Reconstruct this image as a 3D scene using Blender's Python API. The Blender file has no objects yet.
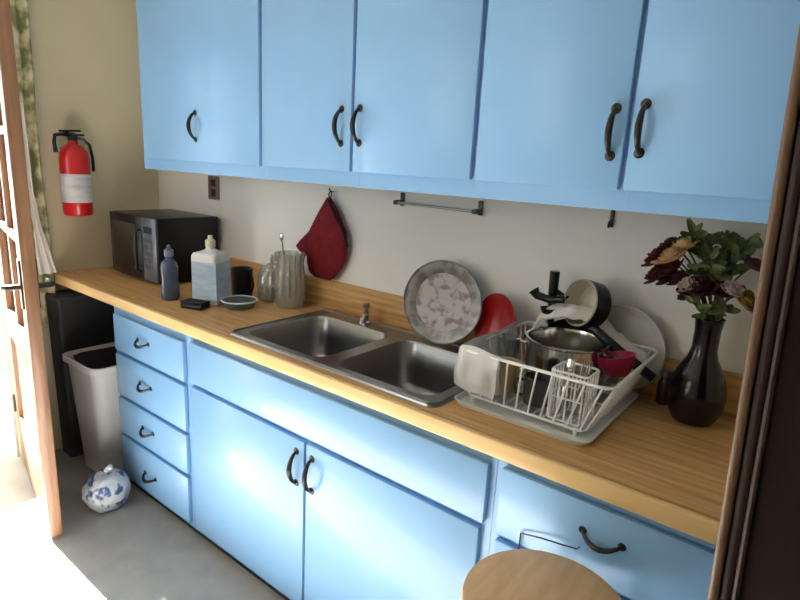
import bpy, bmesh, math, random
from mathutils import Vector, Matrix, noise

random.seed(7)
S = bpy.context.scene
COL = S.collection
R = math.radians
PI = math.pi

# ------------------------------------------------------------------ camera
cam_d = bpy.data.cameras.new('camera')
cam = bpy.data.objects.new('camera', cam_d)
COL.objects.link(cam)
CAM = Vector((2.94649, -1.62531, 1.50380))
_yaw, _pit, _rol = R(37.689), R(13.461), R(3.0762)
_f = Vector((-math.sin(_yaw) * math.cos(_pit), math.cos(_yaw) * math.cos(_pit), -math.sin(_pit)))
_r = Vector((math.cos(_yaw), math.sin(_yaw), 0))
_u = _r.cross(_f)
_r2 = _r * math.cos(_rol) + _u * math.sin(_rol)
_u2 = -_r * math.sin(_rol) + _u * math.cos(_rol)
cam.matrix_world = Matrix(((_r2.x, _u2.x, -_f.x, CAM.x), (_r2.y, _u2.y, -_f.y, CAM.y),
                           (_r2.z, _u2.z, -_f.z, CAM.z), (0, 0, 0, 1)))
cam_d.sensor_fit = 'HORIZONTAL'
cam_d.sensor_width = 36
cam_d.lens = 562.25 / 800 * 36
cam_d.clip_start = 0.05
S.camera = cam

# ------------------------------------------------------------------ world, sun, daylight portals, exposure
W = bpy.data.worlds.new('sky')
S.world = W
W.use_nodes = True
_bg = W.node_tree.nodes['Background']
_bg.inputs[0].default_value = (0.86, 0.93, 1.0, 1)
_bg.inputs[1].default_value = 2.7
sun_d = bpy.data.lights.new('sun', 'SUN')
sun_d.energy = 68
sun_d.angle = R(0.6)
sun_d.color = (1.0, 0.98, 0.945)
sun = bpy.data.objects.new('sun', sun_d)
COL.objects.link(sun)
_sd = Vector((math.cos(R(38)), 0.0, -math.sin(R(38))))
sun.rotation_euler = _sd.to_track_quat('-Z', 'Y').to_euler()
sun.location = (-4, -1.2, 4)


def portal(name, loc, direction, sx, sy):
    d = bpy.data.lights.new(name, 'AREA')
    d.shape = 'RECTANGLE'
    d.size, d.size_y = sx, sy
    d.cycles.is_portal = True
    o = bpy.data.objects.new(name, d)
    COL.objects.link(o)
    o.location = loc
    o.rotation_euler = Vector(direction).to_track_quat('-Z', 'Y').to_euler()


portal('doorway_daylight', (-0.14, -1.2, 1.03), (1, 0, 0), 0.86, 2.0)
portal('window_daylight', (0.8, -3.56, 1.5), (0, 1, 0), 1.2, 1.4)

vs = S.view_settings
S.display_settings.display_device = 'sRGB'
vs.view_transform = 'Standard'
vs.look = 'None'
vs.gamma = 1
vs.use_curve_mapping = False
vs.exposure = 1.03


# ------------------------------------------------------------------ materials
def lin(c):
    return tuple(((v / 255) / 12.92 if v / 255 <= 0.04045 else ((v / 255 + 0.055) / 1.055) ** 2.4) for v in c) + (1,)


def mat(name, rgb, rough=0.5, metal=0.0, var=0.0, scale=6, bump=0.0, bscale=60, trans=0.0, coat=0.0, ior=1.45, stretch=None,
        alpha=1.0, rgb2=None):
    m = bpy.data.materials.new(name)
    m.use_nodes = True
    nt = m.node_tree
    b = nt.nodes['Principled BSDF']
    b.inputs['Roughness'].default_value = rough
    b.inputs['Metallic'].default_value = metal
    b.inputs['Transmission Weight'].default_value = trans
    b.inputs['Coat Weight'].default_value = coat
    b.inputs['IOR'].default_value = ior
    b.inputs['Alpha'].default_value = alpha
    tc = nt.nodes.new('ShaderNodeTexCoord')
    mp = nt.nodes.new('ShaderNodeMapping')
    if stretch:
        mp.inputs['Scale'].default_value = stretch
    nt.links.new(tc.outputs['Object'], mp.inputs[0])
    n = nt.nodes.new('ShaderNodeTexNoise')
    n.inputs['Scale'].default_value = scale
    n.inputs['Detail'].default_value = 4
    nt.links.new(mp.outputs[0], n.inputs['Vector'])
    ramp = nt.nodes.new('ShaderNodeValToRGB')
    c = lin(rgb)
    if rgb2:
        lo, hi = c, lin(rgb2)
    else:
        lo = tuple(v * (1 - var) for v in c[:3]) + (1,)
        hi = tuple(min(1, v * (1 + var)) for v in c[:3]) + (1,)
    ramp.color_ramp.elements[0].position = 0.3
    ramp.color_ramp.elements[1].position = 0.7
    ramp.color_ramp.elements[0].color = lo
    ramp.color_ramp.elements[1].color = hi
    nt.links.new(n.outputs['Fac'], ramp.inputs[0])
    nt.links.new(ramp.outputs[0], b.inputs['Base Color'])
    if bump:
        n2 = nt.nodes.new('ShaderNodeTexNoise')
        n2.inputs['Scale'].default_value = bscale
        nt.links.new(mp.outputs[0], n2.inputs['Vector'])
        bp = nt.nodes.new('ShaderNodeBump')
        bp.inputs['Strength'].default_value = bump
        bp.inputs['Distance'].default_value = 0.004
        nt.links.new(n2.outputs['Fac'], bp.inputs['Height'])
        nt.links.new(bp.outputs[0], b.inputs['Normal'])
    return m


def thin_glass(name, tint=(1, 1, 1), refl=0.08, body=0.0, rgb=(230, 232, 230), rough=0.03):
    """thin clear sheet: mostly transparent, a little glossy and a little milky"""
    m = bpy.data.materials.new(name)
    m.use_nodes = True
    nt = m.node_tree
    nt.nodes.clear()
    out = nt.nodes.new('ShaderNodeOutputMaterial')
    tr = nt.nodes.new('ShaderNodeBsdfTransparent')
    tr.inputs[0].default_value = tuple(tint) + (1,)
    gl = nt.nodes.new('ShaderNodeBsdfGlossy')
    gl.inputs['Roughness'].default_value = rough
    df = nt.nodes.new('ShaderNodeBsdfDiffuse')
    df.inputs[0].default_value = lin(rgb)
    lw = nt.nodes.new('ShaderNodeLayerWeight')
    lw.inputs[0].default_value = 0.35
    mx0 = nt.nodes.new('ShaderNodeMixShader')
    mx0.inputs[0].default_value = body
    mx = nt.nodes.new('ShaderNodeMixShader')
    mul = nt.nodes.new('ShaderNodeMath')
    mul.operation = 'MULTIPLY_ADD'
    mul.inputs[1].default_value = 0.55
    mul.inputs[2].default_value = refl
    nt.links.new(lw.outputs['Fresnel'], mul.inputs[0])
    nt.links.new(tr.outputs[0], mx0.inputs[1])
    nt.links.new(df.outputs[0], mx0.inputs[2])
    nt.links.new(mul.outputs[0], mx.inputs[0])
    nt.links.new(mx0.outputs[0], mx.inputs[1])
    nt.links.new(gl.outputs[0], mx.inputs[2])
    nt.links.new(mx.outputs[0], out.inputs[0])
    return m


BLUE = mat('blue_paint', (127, 172, 215), 0.38, var=0.04, scale=3, bump=0.06, bscale=40, coat=0.15)
WALLW = mat('white_wall_paint', (236, 232, 225), 0.6, var=0.03, scale=2, bump=0.08, bscale=18, stretch=(0.25, 1, 4))
WALLY = mat('cream_wall_paint', (206, 198, 170), 0.7, var=0.03, scale=3, bump=0.05)
CEIL = mat('ceiling_paint', (225, 220, 210), 0.8)
FLOOR = mat('grey_floor', (166, 163, 158), 0.55, var=0.10, scale=9, bump=0.08, bscale=25)
COUNTER = mat('wood_strip_counter', (176, 130, 76), 0.36, scale=4.5, stretch=(1, 16, 16), rgb2=(216, 172, 112), bump=0.03)
EDGE = mat('pale_wood_edge', (214, 176, 118), 0.4, scale=4, stretch=(1, 10, 10), rgb2=(232, 198, 144))
STEEL = mat('brushed_steel', (152, 152, 151), 0.3, 1.0, var=0.08, scale=20, stretch=(1, 1, 12))
CHROME = mat('chrome', (205, 205, 205), 0.12, 1.0)
POTSTEEL = mat('polished_steel', (200, 198, 194), 0.16, 1.0, var=0.05)
BRONZE = mat('dark_bronze', (62, 58, 56), 0.3, 0.85, var=0.2, scale=40)
BLACK = mat('black_plastic', (20, 20, 22), 0.3, var=0.2)
BLACKG = mat('black_gloss', (12, 12, 15), 0.08, coat=0.5)
GREYP = mat('grey_plastic', (92, 98, 108), 0.35)
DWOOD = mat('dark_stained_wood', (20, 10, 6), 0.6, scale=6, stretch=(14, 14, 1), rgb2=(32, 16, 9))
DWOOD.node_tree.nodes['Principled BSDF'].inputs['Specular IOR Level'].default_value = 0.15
DWOODL = mat('lit_wood_edge', (88, 64, 47), 0.5, scale=6, stretch=(14, 14, 1), rgb2=(110, 84, 64))  # lighter brown stands for light caught on the rounded edge
DOORW = mat('door_wood', (126, 88, 62), 0.45, scale=5, stretch=(14, 14, 1), rgb2=(154, 114, 86), coat=0.2)
STOOLW = mat('stool_wood', (200, 164, 120), 0.5, scale=6, stretch=(10, 2, 2), rgb2=(214, 180, 138))
RED = mat('red_enamel', (196, 22, 28), 0.3, var=0.05, coat=0.4)
REDCLOTH = mat('red_cloth', (122, 14, 26), 0.85, var=0.25, scale=30, bump=0.4, bscale=120)
REDPLATE = mat('red_plate', (150, 16, 16), 0.28, var=0.1, coat=0.3)
WHITEP = mat('white_plastic', (222, 222, 220), 0.4, var=0.03)
WHITEWIRE = mat('white_coated_wire', (232, 232, 230), 0.35)
CHINA = mat('white_china', (200, 198, 190), 0.3, coat=0.3)
TAN = mat('tan_stoneware', (186, 160, 126), 0.35, var=0.08)
GREYWARE = mat('dark_stoneware', (62, 58, 56), 0.3, var=0.1)
MAGENTA = mat('magenta_plastic', (140, 16, 54), 0.35)
TOWEL = mat('white_cotton', (226, 220, 212), 0.9, var=0.05, bump=0.3, bscale=150)
BRICKISH = mat('brown_plate', (128, 102, 78), 0.4, var=0.08)
SOCKET = mat('dark_socket', (42, 34, 28), 0.4)
BEIGEIN = mat('beige_enamel', (198, 192, 172), 0.3)
GLASS = thin_glass('clear_glass', (0.93, 0.95, 0.94), 0.10, 0.10)
PANE = thin_glass('window_glass', (0.97, 0.98, 0.98), 0.05)
CUT = thin_glass('cut_glass', (0.9, 0.92, 0.9), 0.12, 0.28, (214, 212, 204))
FILM = thin_glass('white_film', (1, 1, 1), 0.03, 0.55, (240, 240, 240), 0.3)
VASE = mat('dark_vase_glass', (22, 14, 22), 0.16, coat=0.1, var=0.3, scale=12)
STEM = mat('dry_stem', (72, 74, 40), 0.7)
LEAF = mat('green_leaf', (52, 66, 34), 0.55, scale=30, rgb2=(112, 122, 66))
BURG = mat('burgundy_petal', (56, 18, 24), 0.7, scale=30, rgb2=(92, 36, 40))
PEACH = mat('peach_petal', (196, 150, 100), 0.7, scale=30, rgb2=(226, 190, 140))
YELL = mat('yellow_petal', (140, 108, 36), 0.7, scale=30, rgb2=(170, 136, 56))
PALEPINK = mat('pale_petal', (176, 150, 150), 0.7, scale=30, rgb2=(200, 180, 176))
BAG = mat('bag_plastic', (228, 230, 234), 0.35, scale=9, bump=0.3, bscale=14)
BLUEBAG = mat('blue_print', (46, 82, 158), 0.4)
BOTBLUE = mat('slate_bottle', (70, 82, 104), 0.25, var=0.08)
LABELB = mat('pale_blue_label', (158, 182, 208), 0.4, scale=14, rgb2=(190, 206, 222), stretch=(1, 1, 5))
CURTAINM = None


def two_tone(name, base, spots, scale, lo, hi, rough=0.8, third=None, metal=0.0):
    m = bpy.data.materials.new(name)
    m.use_nodes = True
    nt = m.node_tree
    b = nt.nodes['Principled BSDF']
    b.inputs['Roughness'].default_value = rough
    b.inputs['Metallic'].default_value = metal
    tc = nt.nodes.new('ShaderNodeTexCoord')
    n = nt.nodes.new('ShaderNodeTexNoise')
    n.inputs['Scale'].default_value = scale
    n.inputs['Detail'].default_value = 2
    nt.links.new(tc.outputs['Object'], n.inputs['Vector'])
    r = nt.nodes.new('ShaderNodeValToRGB')
    r.color_ramp.elements[0].position = lo
    r.color_ramp.elements[0].color = lin(base)
    r.color_ramp.elements[1].position = hi
    r.color_ramp.elements[1].color = lin(spots)
    if third:
        e = r.color_ramp.elements.new(min(1, hi + 0.08))
        e.color = lin(third)
    nt.links.new(n.outputs['Fac'], r.inputs[0])
    nt.links.new(r.outputs[0], b.inputs['Base Color'])
    return m


CURTAINM = two_tone('patterned_curtain', (132, 136, 98), (198, 194, 146), 17, 0.42, 0.54, third=(222, 218, 196))
TRAYM = two_tone('etched_tray', (128, 125, 122), (160, 154, 150), 26, 0.42, 0.56, 0.35, metal=0.35)
TRAYC = two_tone('printed_tray_centre', (184, 178, 176), (150, 122, 122), 30, 0.46, 0.60, 0.4, third=(126, 122, 130))


# ------------------------------------------------------------------ mesh building helpers
def lerp(a, b, t):
    return a + (b - a) * t


class MB:
    def __init__(self):
        self.bm = bmesh.new()

    def _done(self, vs, xf):
        if xf is not None:
            bmesh.ops.transform(self.bm, matrix=xf, verts=vs)
        return vs

    def box(self, a, b, bev=0.0, seg=2, xf=None):
        n0 = set(self.bm.verts)
        g = bmesh.ops.create_cube(self.bm, size=1)
        c = [(a[i] + b[i]) / 2 for i in range(3)]
        s = [abs(b[i] - a[i]) for i in range(3)]
        for v in g['verts']:
            v.co = Vector((c[i] + v.co[i] * s[i] for i in range(3)))
        if bev:
            es = list({e for v in g['verts'] for e in v.link_edges})
            bmesh.ops.bevel(self.bm, geom=es, offset=min(bev, min(s) * 0.49), segments=seg, affect='EDGES', profile=0.5)
        vs = [v for v in self.bm.verts if v not in n0]
        self._done(vs, xf)
        return self

    def loft(self, rings, closed=True, cap0=True, cap1=True, loop=False, xf=None):
        bm = self.bm
        vr = [[bm.verts.new(p) for p in r] for r in rings]
        n = len(rings[0])
        pairs = list(zip(vr[:-1], vr[1:]))
        if loop:
            pairs.append((vr[-1], vr[0]))
        for A, B in pairs:
            for i in range(n if closed else n - 1):
                j = (i + 1) % n
                bm.faces.new((A[i], A[j], B[j], B[i]))
        if closed and not loop:
            if cap0:
                bm.faces.new(list(reversed(vr[0])))
            if cap1:
                bm.faces.new(vr[-1])
        self._done([v for r in vr for v in r], xf)
        return self

    def lathe(self, prof, seg=32, xf=None, c=(0, 0), cap0=False, cap1=False):
        rings = []
        for r, z in prof:
            r = max(r, 1e-5)
            rings.append([(c[0] + r * math.cos(2 * PI * k / seg), c[1] + r * math.sin(2 * PI * k / seg), z) for k in range(seg)])
        return self.loft(rings, True, cap0, cap1, xf=xf)

    def tube(self, pts, r, seg=8, loop=False, xf=None):
        pts = [Vector(p) for p in pts]
        n = len(pts)
        rs = r if isinstance(r, (list, tuple)) else [r] * n
        rings = []
        up = None
        for i, p in enumerate(pts):
            if loop:
                t = (pts[(i + 1) % n] - pts[i - 1]).normalized()
            else:
                t = (pts[min(i + 1, n - 1)] - pts[max(i - 1, 0)]).normalized()
            if up is None:
                a = Vector((0, 0, 1)) if abs(t.z) < 0.9 else Vector((1, 0, 0))
                up = (a - t * a.dot(t)).normalized()
            else:
                up = (up - t * up.dot(t)).normalized()
            s = t.cross(up)
            rings.append([p + (up * math.cos(2 * PI * k / seg) + s * math.sin(2 * PI * k / seg)) * rs[i] for k in range(seg)])
        return self.loft(rings, True, True, True, loop, xf)

    def grid(self, fn, nu, nv, thick=0.002, xf=None, closed_u=False):
        """sheet fn(u,v) with thickness"""
        P = [[Vector(fn(i / nu, j / nv)) for j in range(nv + 1)] for i in range(nu + 1)]
        bm = self.bm
        N = [[None] * (nv + 1) for _ in range(nu + 1)]
        for i in range(nu + 1):
            for j in range(nv + 1):
                du = P[min(i + 1, nu)][j] - P[max(i - 1, 0)][j]
                dv = P[i][min(j + 1, nv)] - P[i][max(j - 1, 0)]
                q = du.cross(dv)
                N[i][j] = q.normalized() if q.length > 1e-12 else Vector((0, 0, 1))
        A = [[bm.verts.new(P[i][j] + N[i][j] * thick / 2) for j in range(nv + 1)] for i in range(nu + 1)]
        B = [[bm.verts.new(P[i][j] - N[i][j] * thick / 2) for j in range(nv + 1)] for i in range(nu + 1)]
        for i in range(nu):
            for j in range(nv):
                bm.faces.new((A[i][j], A[i + 1][j], A[i + 1][j + 1], A[i][j + 1]))
                bm.faces.new((B[i][j], B[i][j + 1], B[i + 1][j + 1], B[i + 1][j]))
        for i in range(nu):
            bm.faces.new((A[i][0], B[i][0], B[i + 1][0], A[i + 1][0]))
            bm.faces.new((A[i][nv], A[i + 1][nv], B[i + 1][nv], B[i][nv]))
        for j in range(nv):
            bm.faces.new((A[0][j], A[0][j + 1], B[0][j + 1], B[0][j]))
            bm.faces.new((A[nu][j], B[nu][j], B[nu][j + 1], A[nu][j + 1]))
        self._done([v for X in (A, B) for r in X for v in r], xf)
        return self

    def pillow(self, rows, thick, cols=14, nz=22, xf=None, wob=0.0):
        """soft flat shape in the xz plane; rows = (z, x_left, x_right)"""
        zs = [rows[0][0] + (rows[-1][0] - rows[0][0]) * i / nz for i in range(nz + 1)]

        def at(z):
            for a, b in zip(rows[:-1], rows[1:]):
                if min(a[0], b[0]) - 1e-9 <= z <= max(a[0], b[0]) + 1e-9:
                    t = (z - a[0]) / (b[0] - a[0]) if b[0] != a[0] else 0
                    return a[1] + (b[1] - a[1]) * t, a[2] + (b[2] - a[2]) * t
            return rows[-1][1], rows[-1][2]
        rings = []
        for i, z in enumerate(zs):
            xl, xr = at(z)
            e = math.sin(PI * min(1, max(0.06, i / nz)) * 0.5) if False else 1
            end = min(1, 0.35 + 4 * min(i, nz - i) / nz)
            ring = []
            for sgn in (1, -1):
                rng = range(cols + 1) if sgn == 1 else range(cols - 1, 0, -1)
                for k in rng:
                    s = k / cols
                    x = xl + (xr - xl) * s
                    t = thick * 0.5 * math.sqrt(max(0.0, 1 - (2 * s - 1) ** 4)) * end
                    w = wob * noise.noise(Vector((x * 14, z * 14, sgn)))
                    ring.append((x, -sgn * t + w, z))
            rings.append(ring)
        return self.loft(rings, xf=xf)

    def obj(self, name, m, parent=None, loc=None, smooth=35):
        bm = self.bm
        bmesh.ops.remove_doubles(bm, verts=bm.verts, dist=1e-5)
        bmesh.ops.recalc_face_normals(bm, faces=bm.faces)
        me = bpy.data.meshes.new(name)
        bm.to_mesh(me)
        bm.free()
        me.materials.append(m)
        if smooth:
            for p in me.polygons:
                p.use_smooth = True
            me.set_sharp_from_angle(angle=R(smooth))
        o = bpy.data.objects.new(name, me)
        COL.objects.link(o)
        if parent:
            o.parent = parent
        if loc:
            o.location = loc
        return o


def tag(o, label, cat, group=None):
    o['label'] = label
    o['category'] = cat
    if group:
        o['group'] = group
    return o


def thing(name, label, cat, loc=(0, 0, 0), rot=(0, 0, 0), group=None):
    o = bpy.data.objects.new(name, None)
    COL.objects.link(o)
    o.empty_display_size = 0.05
    o.location = loc
    o.rotation_euler = rot
    return tag(o, label, cat, group)


def struct(name, mb, m, smooth=35):
    o = mb.obj(name, m, smooth=smooth)
    o['kind'] = 'structure'
    return o


def copy_thing(root, loc, rot=None, label=None, group=None):
    r = root.copy()
    COL.objects.link(r)
    r.location = loc
    if rot is not None:
        r.rotation_euler = rot
    if label:
        r['label'] = label
    if group:
        r['group'] = group
    for ch in list(root.children):
        c = ch.copy()
        COL.objects.link(c)
        c.parent = r
        for g in list(ch.children):
            d = g.copy()
            COL.objects.link(d)
            d.parent = c
    return r


def T(x, y, z, rx=0, ry=0, rz=0):
    return Matrix.Translation((x, y, z)) @ Matrix.Rotation(R(rz), 4, 'Z') @ Matrix.Rotation(R(ry), 4, 'Y') @ Matrix.Rotation(R(rx), 4, 'X')


def rrect(x0, x1, y0, y1, r, z, n=6):
    pts = []
    for cx, cy, a0 in ((x1 - r, y1 - r, 0), (x0 + r, y1 - r, 90), (x0 + r, y0 + r, 180), (x1 - r, y0 + r, 270)):
        for k in range(n + 1):
            a = R(a0 + 90 * k / n)
            pts.append((cx + r * math.cos(a), cy + r * math.sin(a), z))
    return pts


# ------------------------------------------------------------------ room shell
XR, YF, H = 4.3, -3.5, 2.45
struct('floor', MB().box((-0.12, YF - 0.1, -0.1), (XR + 0.1, 0.1, 0)), FLOOR)
struct('ceiling', MB().box((-0.12, YF - 0.1, H), (XR + 0.1, 0.1, H + 0.1)), CEIL)
struct('wall_back', MB().box((-0.12, 0, 0), (XR + 0.1, 0.1, H)), WALLW)
DY0, DY1 = -0.762, -1.62      # the doorway in the left wall
w = MB()
w.box((-0.12, DY0, 0), (0, 0, H))
w.box((-0.12, YF, 0), (0, DY1, H))
w.box((-0.12, DY1, 2.06), (0, DY0, H))
struct('wall_left', w, WALLY)
w = MB()
w.box((-0.12, YF - 0.1, 0), (XR + 0.1, YF, 0.8))
w.box((-0.12, YF - 0.1, 2.2), (XR + 0.1, YF, H))
w.box((-0.12, YF - 0.1, 0.8), (0.2, YF, 2.2))
w.box((1.4, YF - 0.1, 0.8), (XR + 0.1, YF, 2.2))
struct('wall_front', w, WALLY)
w = MB()
for x in (0.2, 0.77, 1.34):
    w.box((x, YF - 0.07, 0.8), (x + 0.06, YF - 0.03, 2.2))
for z in (0.8, 1.47, 2.14):
    w.box((0.2, YF - 0.068, z), (1.4, YF - 0.032, z + 0.06))
struct('window_1', w, WHITEP)
struct('wall_right', MB().box((XR, YF, 0), (XR + 0.1, 0, H)), WALLY)
# porch outside the doorway: paving, and an unseen low wall added to shade the threshold
struct('porch_floor', MB().box((-3, -4, -0.14), (-0.12, 0.5, -0.03)), FLOOR)
struct('shading_wall', MB().box((-0.72, -3.6, -0.03), (-0.60, 0.4, 0.78)), WALLW)
# door casing around the doorway
w = MB()
w.box((-0.12, DY0 - 0.012, 0), (-0.055, DY0 + 0.001, 2.06))
w.box((-0.12, DY1 - 0.001, 0), (0.0, DY1 + 0.02, 2.06))
w.box((0.0, DY0, 0.0), (0.014, DY0 + 0.055, 2.12), 0.004)
w.box((0.0, DY1 - 0.07, 0.0), (0.014, DY1, 2.12), 0.004)
w.box((0.0, DY1 - 0.07, 2.06), (0.014, DY0 + 0.055, 2.13), 0.004)
struct('trim_1', w, WHITEP)
# dark wooden post with moulded casing close to the camera on the right
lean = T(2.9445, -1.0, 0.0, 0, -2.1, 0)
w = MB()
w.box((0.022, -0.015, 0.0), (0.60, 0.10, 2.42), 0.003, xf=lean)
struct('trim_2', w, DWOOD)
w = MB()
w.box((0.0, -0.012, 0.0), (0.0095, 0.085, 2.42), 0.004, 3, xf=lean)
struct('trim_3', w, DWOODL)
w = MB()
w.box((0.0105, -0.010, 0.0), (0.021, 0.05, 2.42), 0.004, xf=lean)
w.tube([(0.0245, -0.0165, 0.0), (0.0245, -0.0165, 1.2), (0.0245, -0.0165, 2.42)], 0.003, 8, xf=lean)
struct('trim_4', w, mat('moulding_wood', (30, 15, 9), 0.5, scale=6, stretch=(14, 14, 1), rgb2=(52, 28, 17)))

# ------------------------------------------------------------------ the open glazed door
F0 = Vector((0.737, -0.921, 0.012))
H0 = Vector((0.004, -0.772, 0.012))
dlen = (F0 - H0).length
ang = math.atan2(F0.y - H0.y, F0.x - H0.x)
dm = MB()
TH = 0.044
ST = 0.095
zt = 2.03
dm.box((0, 0, 0), (ST, TH, zt), 0.003)
dm.box((dlen - ST, 0, 0), (dlen, TH, zt), 0.003)
dm.box((ST, 0.001, 0), (dlen - ST, TH - 0.001, 0.26), 0.002)
dm.box((ST, 0.001, 0.66), (dlen - ST, TH - 0.001, 0.78), 0.002)
dm.box((ST, 0.001, zt - 0.11), (dlen - ST, TH - 0.001, zt), 0.002)
dm.box((ST, 0.014, 0.26), (dlen - ST, TH - 0.014, 0.66))
zrows = [0.78 + (zt - 0.11 - 0.78) * k / 3 for k in range(4)]
for z in zrows[1:3]:
    dm.box((ST, 0.006, z - 0.014), (dlen - ST, TH - 0.006, z + 0.014))
xm = dlen / 2
dm.box((xm - 0.014, 0.006, 0.78), (xm + 0.014, TH - 0.006, zt - 0.11))
door = dm.obj('door_1', DOORW)
door['kind'] = 'structure'
door.location = H0
door.rotation_euler = (0, 0, ang)
for i in range(3):
    for xa, xb in ((ST, xm - 0.014), (xm + 0.014, dlen - ST)):
        MB().box((xa, 0.02, zrows[i] + (0.014 if i else 0)), (xb, 0.025, zrows[i + 1] - (0.014 if i < 2 else 0))).obj('glass_pane', PANE, door)
for sgn, y0 in ((-1, 0.0), (1, TH)):
    k = MB()
    k.box((dlen - 0.068, min(y0, y0 + sgn * 0.006), 0.92), (dlen - 0.028, max(y0, y0 + sgn * 0.006), 1.10), 0.002)
    k.tube([(dlen - 0.048, y0, 1.0), (dlen - 0.048, y0 + sgn * 0.045, 1.0), (dlen - 0.06, y0 + sgn * 0.052, 1.0),
            (dlen - 0.15, y0 + sgn * 0.05, 0.998)], [0.011, 0.010, 0.010, 0.007], 10)
    k.obj('door_handle', BRONZE, door)
for z in (0.25, 1.0, 1.8):
    MB().tube([(-0.004, -0.003, z), (-0.004, -0.003, z + 0.09)], 0.006, 10).obj('hinge', BRONZE, door)


# ------------------------------------------------------------------ cabinets
def pull(parent, x, y, z, length, vertical, r=0.006, out=0.03):
    """arched pull on a front at depth y, ends on two little round feet"""
    p = MB()
    n = 14
    pts, rs = [], []
    for i in range(n + 1):
        t = i / n
        s = (t - 0.5) * length
        d = -out * math.sin(PI * t) ** 0.6 if 0 < t < 1 else 0.0
        sag = -0.014 * math.sin(PI * t) if not vertical else 0
        pts.append((x, y + d, z + s) if vertical else (x + s, y + d, z + sag))
        rs.append(r * (0.75 + 0.5 * math.sin(PI * t)))
    p.tube(pts, rs, 10)
    for s in (-length / 2, length / 2):
        c = (x, y, z + s) if vertical else (x + s, y, z)
        p.lathe([(0.0, 0.004), (r * 1.5, 0.003), (r * 1.9, 0.0), (r * 1.9, -0.001), (0, -0.001)], 14,
                xf=Matrix.Translation(c) @ Matrix.Rotation(R(90), 4, 'X'))
    return p.obj('handle', BRONZE, parent)


def carcass(x0, x1, y0, y1, z0, z1, stiles, rails, toe=False, fr=0.035, open_top=False):
    """hollow cabinet with a face frame; y0 = front of frame, y1 = back"""
    b = MB()
    t = 0.018
    b.box((x0 + 0.0006, y0 + 0.004, z0 + 0.0006), (x0 + t, y1, z1 - 0.0006))
    b.box((x1 - t, y0 + 0.004, z0 + 0.0006), (x1 - 0.0006, y1, z1 - 0.0006))
    b.box((x0 + t, y0 + 0.004, z0 + 0.0009), (x1 - t, y1, z0 + t))
    if not open_top:
        b.box((x0 + t, y0 + 0.004, z1 - t), (x1 - t, y1, z1 - 0.0009))
    b.box((x0 + t, y1 - 0.006, z0 + t), (x1 - t, y1, z1 - t))
    for a, c in stiles:
        b.box((a, y0, z0), (c, y0 + 0.02, z1))
    for a, c in rails:
        b.box((x0 + 0.0003, y0 + 0.0006, a + 0.0003), (x1 - 0.0003, y0 + 0.0196, c - 0.0003))
    return b


# ---- base cabinets
YB = -0.525
YD = -0.543
BT = 0.874
root = thing('drawer_cabinet', 'light blue base cabinet with a bank of four drawers beside the white trash can', 'cabinet', (0.536, YB, 0))


def local_front(parent, name, x0, x1, z0, z1, ox, oy, yb=YB, yd=YD):
    return MB().box((x0 - ox, yd - oy, z0), (x1 - ox, yb - 0.0005 - oy, z1), 0.004, 2).obj(name, BLUE, parent)


def shift(mb, ox, oy, oz=0):
    bmesh.ops.translate(mb.bm, verts=mb.bm.verts, vec=(-ox, -oy, -oz))
    return mb


c = carcass(0.536, 1.112, YB, -0.004, 0.03, BT, [(0.536, 0.575), (1.085, 1.112)], [(0.03, 0.07), (0.245, 0.275), (0.43, 0.465), (0.635, 0.665), (0.81, BT)])
shift(c, 0.536, YB).obj('body', BLUE, root)
MB().box((0.012, 0.012, 0), (0.572, 0.03, 0.03)).obj('toe_board', BLACK, root)
for z0, z1, hz in ((0.663, 0.822, 0.752), (0.458, 0.646, 0.562), (0.274, 0.441, 0.36), (0.055, 0.258, 0.148)):
    d = local_front(root, 'drawer', 0.558, 1.098, z0, z1, 0.536, YB)
    pull(d, 0.805 - 0.536, YD - YB, hz, 0.085, False, 0.0055, 0.026)

root = thing('sink_cabinet', 'wide light blue double-door base cabinet under the sink', 'cabinet', (1.113, YB, 0))
ox = 1.113
c = carcass(1.113, 2.412, YB, -0.004, 0.03, BT, [(1.113, 1.16), (1.755, 1.80), (2.38, 2.412)], [(0.03, 0.07), (0.65, 0.69), (0.82, BT)], open_top=True)
shift(c, ox, YB).obj('body', BLUE, root)
MB().box((0.0, 0.012, 0), (1.297, 0.03, 0.03)).obj('toe_board', BLACK, root)
local_front(root, 'false_front', 1.142, 2.397, 0.675, 0.834, ox, YB)
d = local_front(root, 'door', 1.142, 1.766, 0.055, 0.659, ox, YB)
pull(d, 1.733 - ox, YD - YB, 0.562, 0.11, True, 0.0065)
d = local_front(root, 'door', 1.776, 2.388, 0.055, 0.659, ox, YB)
pull(d, 1.803 - ox, YD - YB, 0.562, 0.11, True, 0.0065)

root = thing('drawer_cabinet', 'light blue base cabinet end unit with wide top drawer behind the round stool', 'cabinet', (2.413, YB, 0))
ox = 2.413
c = carcass(2.413, 3.06, YB, -0.004, 0.03, BT, [(2.413, 2.445), (2.99, 3.06)], [(0.03, 0.07), (0.64, 0.68), (0.82, BT)])
shift(c, ox, YB).obj('body', BLUE, root)
MB().box((0.0, 0.012, 0), (0.64, 0.03, 0.03)).obj('toe_board', BLACK, root)
d = local_front(root, 'drawer', 2.432, 3.0, 0.668, 0.839, ox, YB)
pull(d, 2.672 - ox, YD - YB, 0.774, 0.082, False, 0.0048, 0.022)
d = local_front(root, 'door', 2.432, 3.0, 0.055, 0.652, ox, YB)
pull(d, 2.475 - ox, YD - YB, 0.56, 0.11, True, 0.0065)

# ---- upper cabinets
UB, UT = 1.43, 2.38
YUB, YUD = -0.312, -0.33


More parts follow.
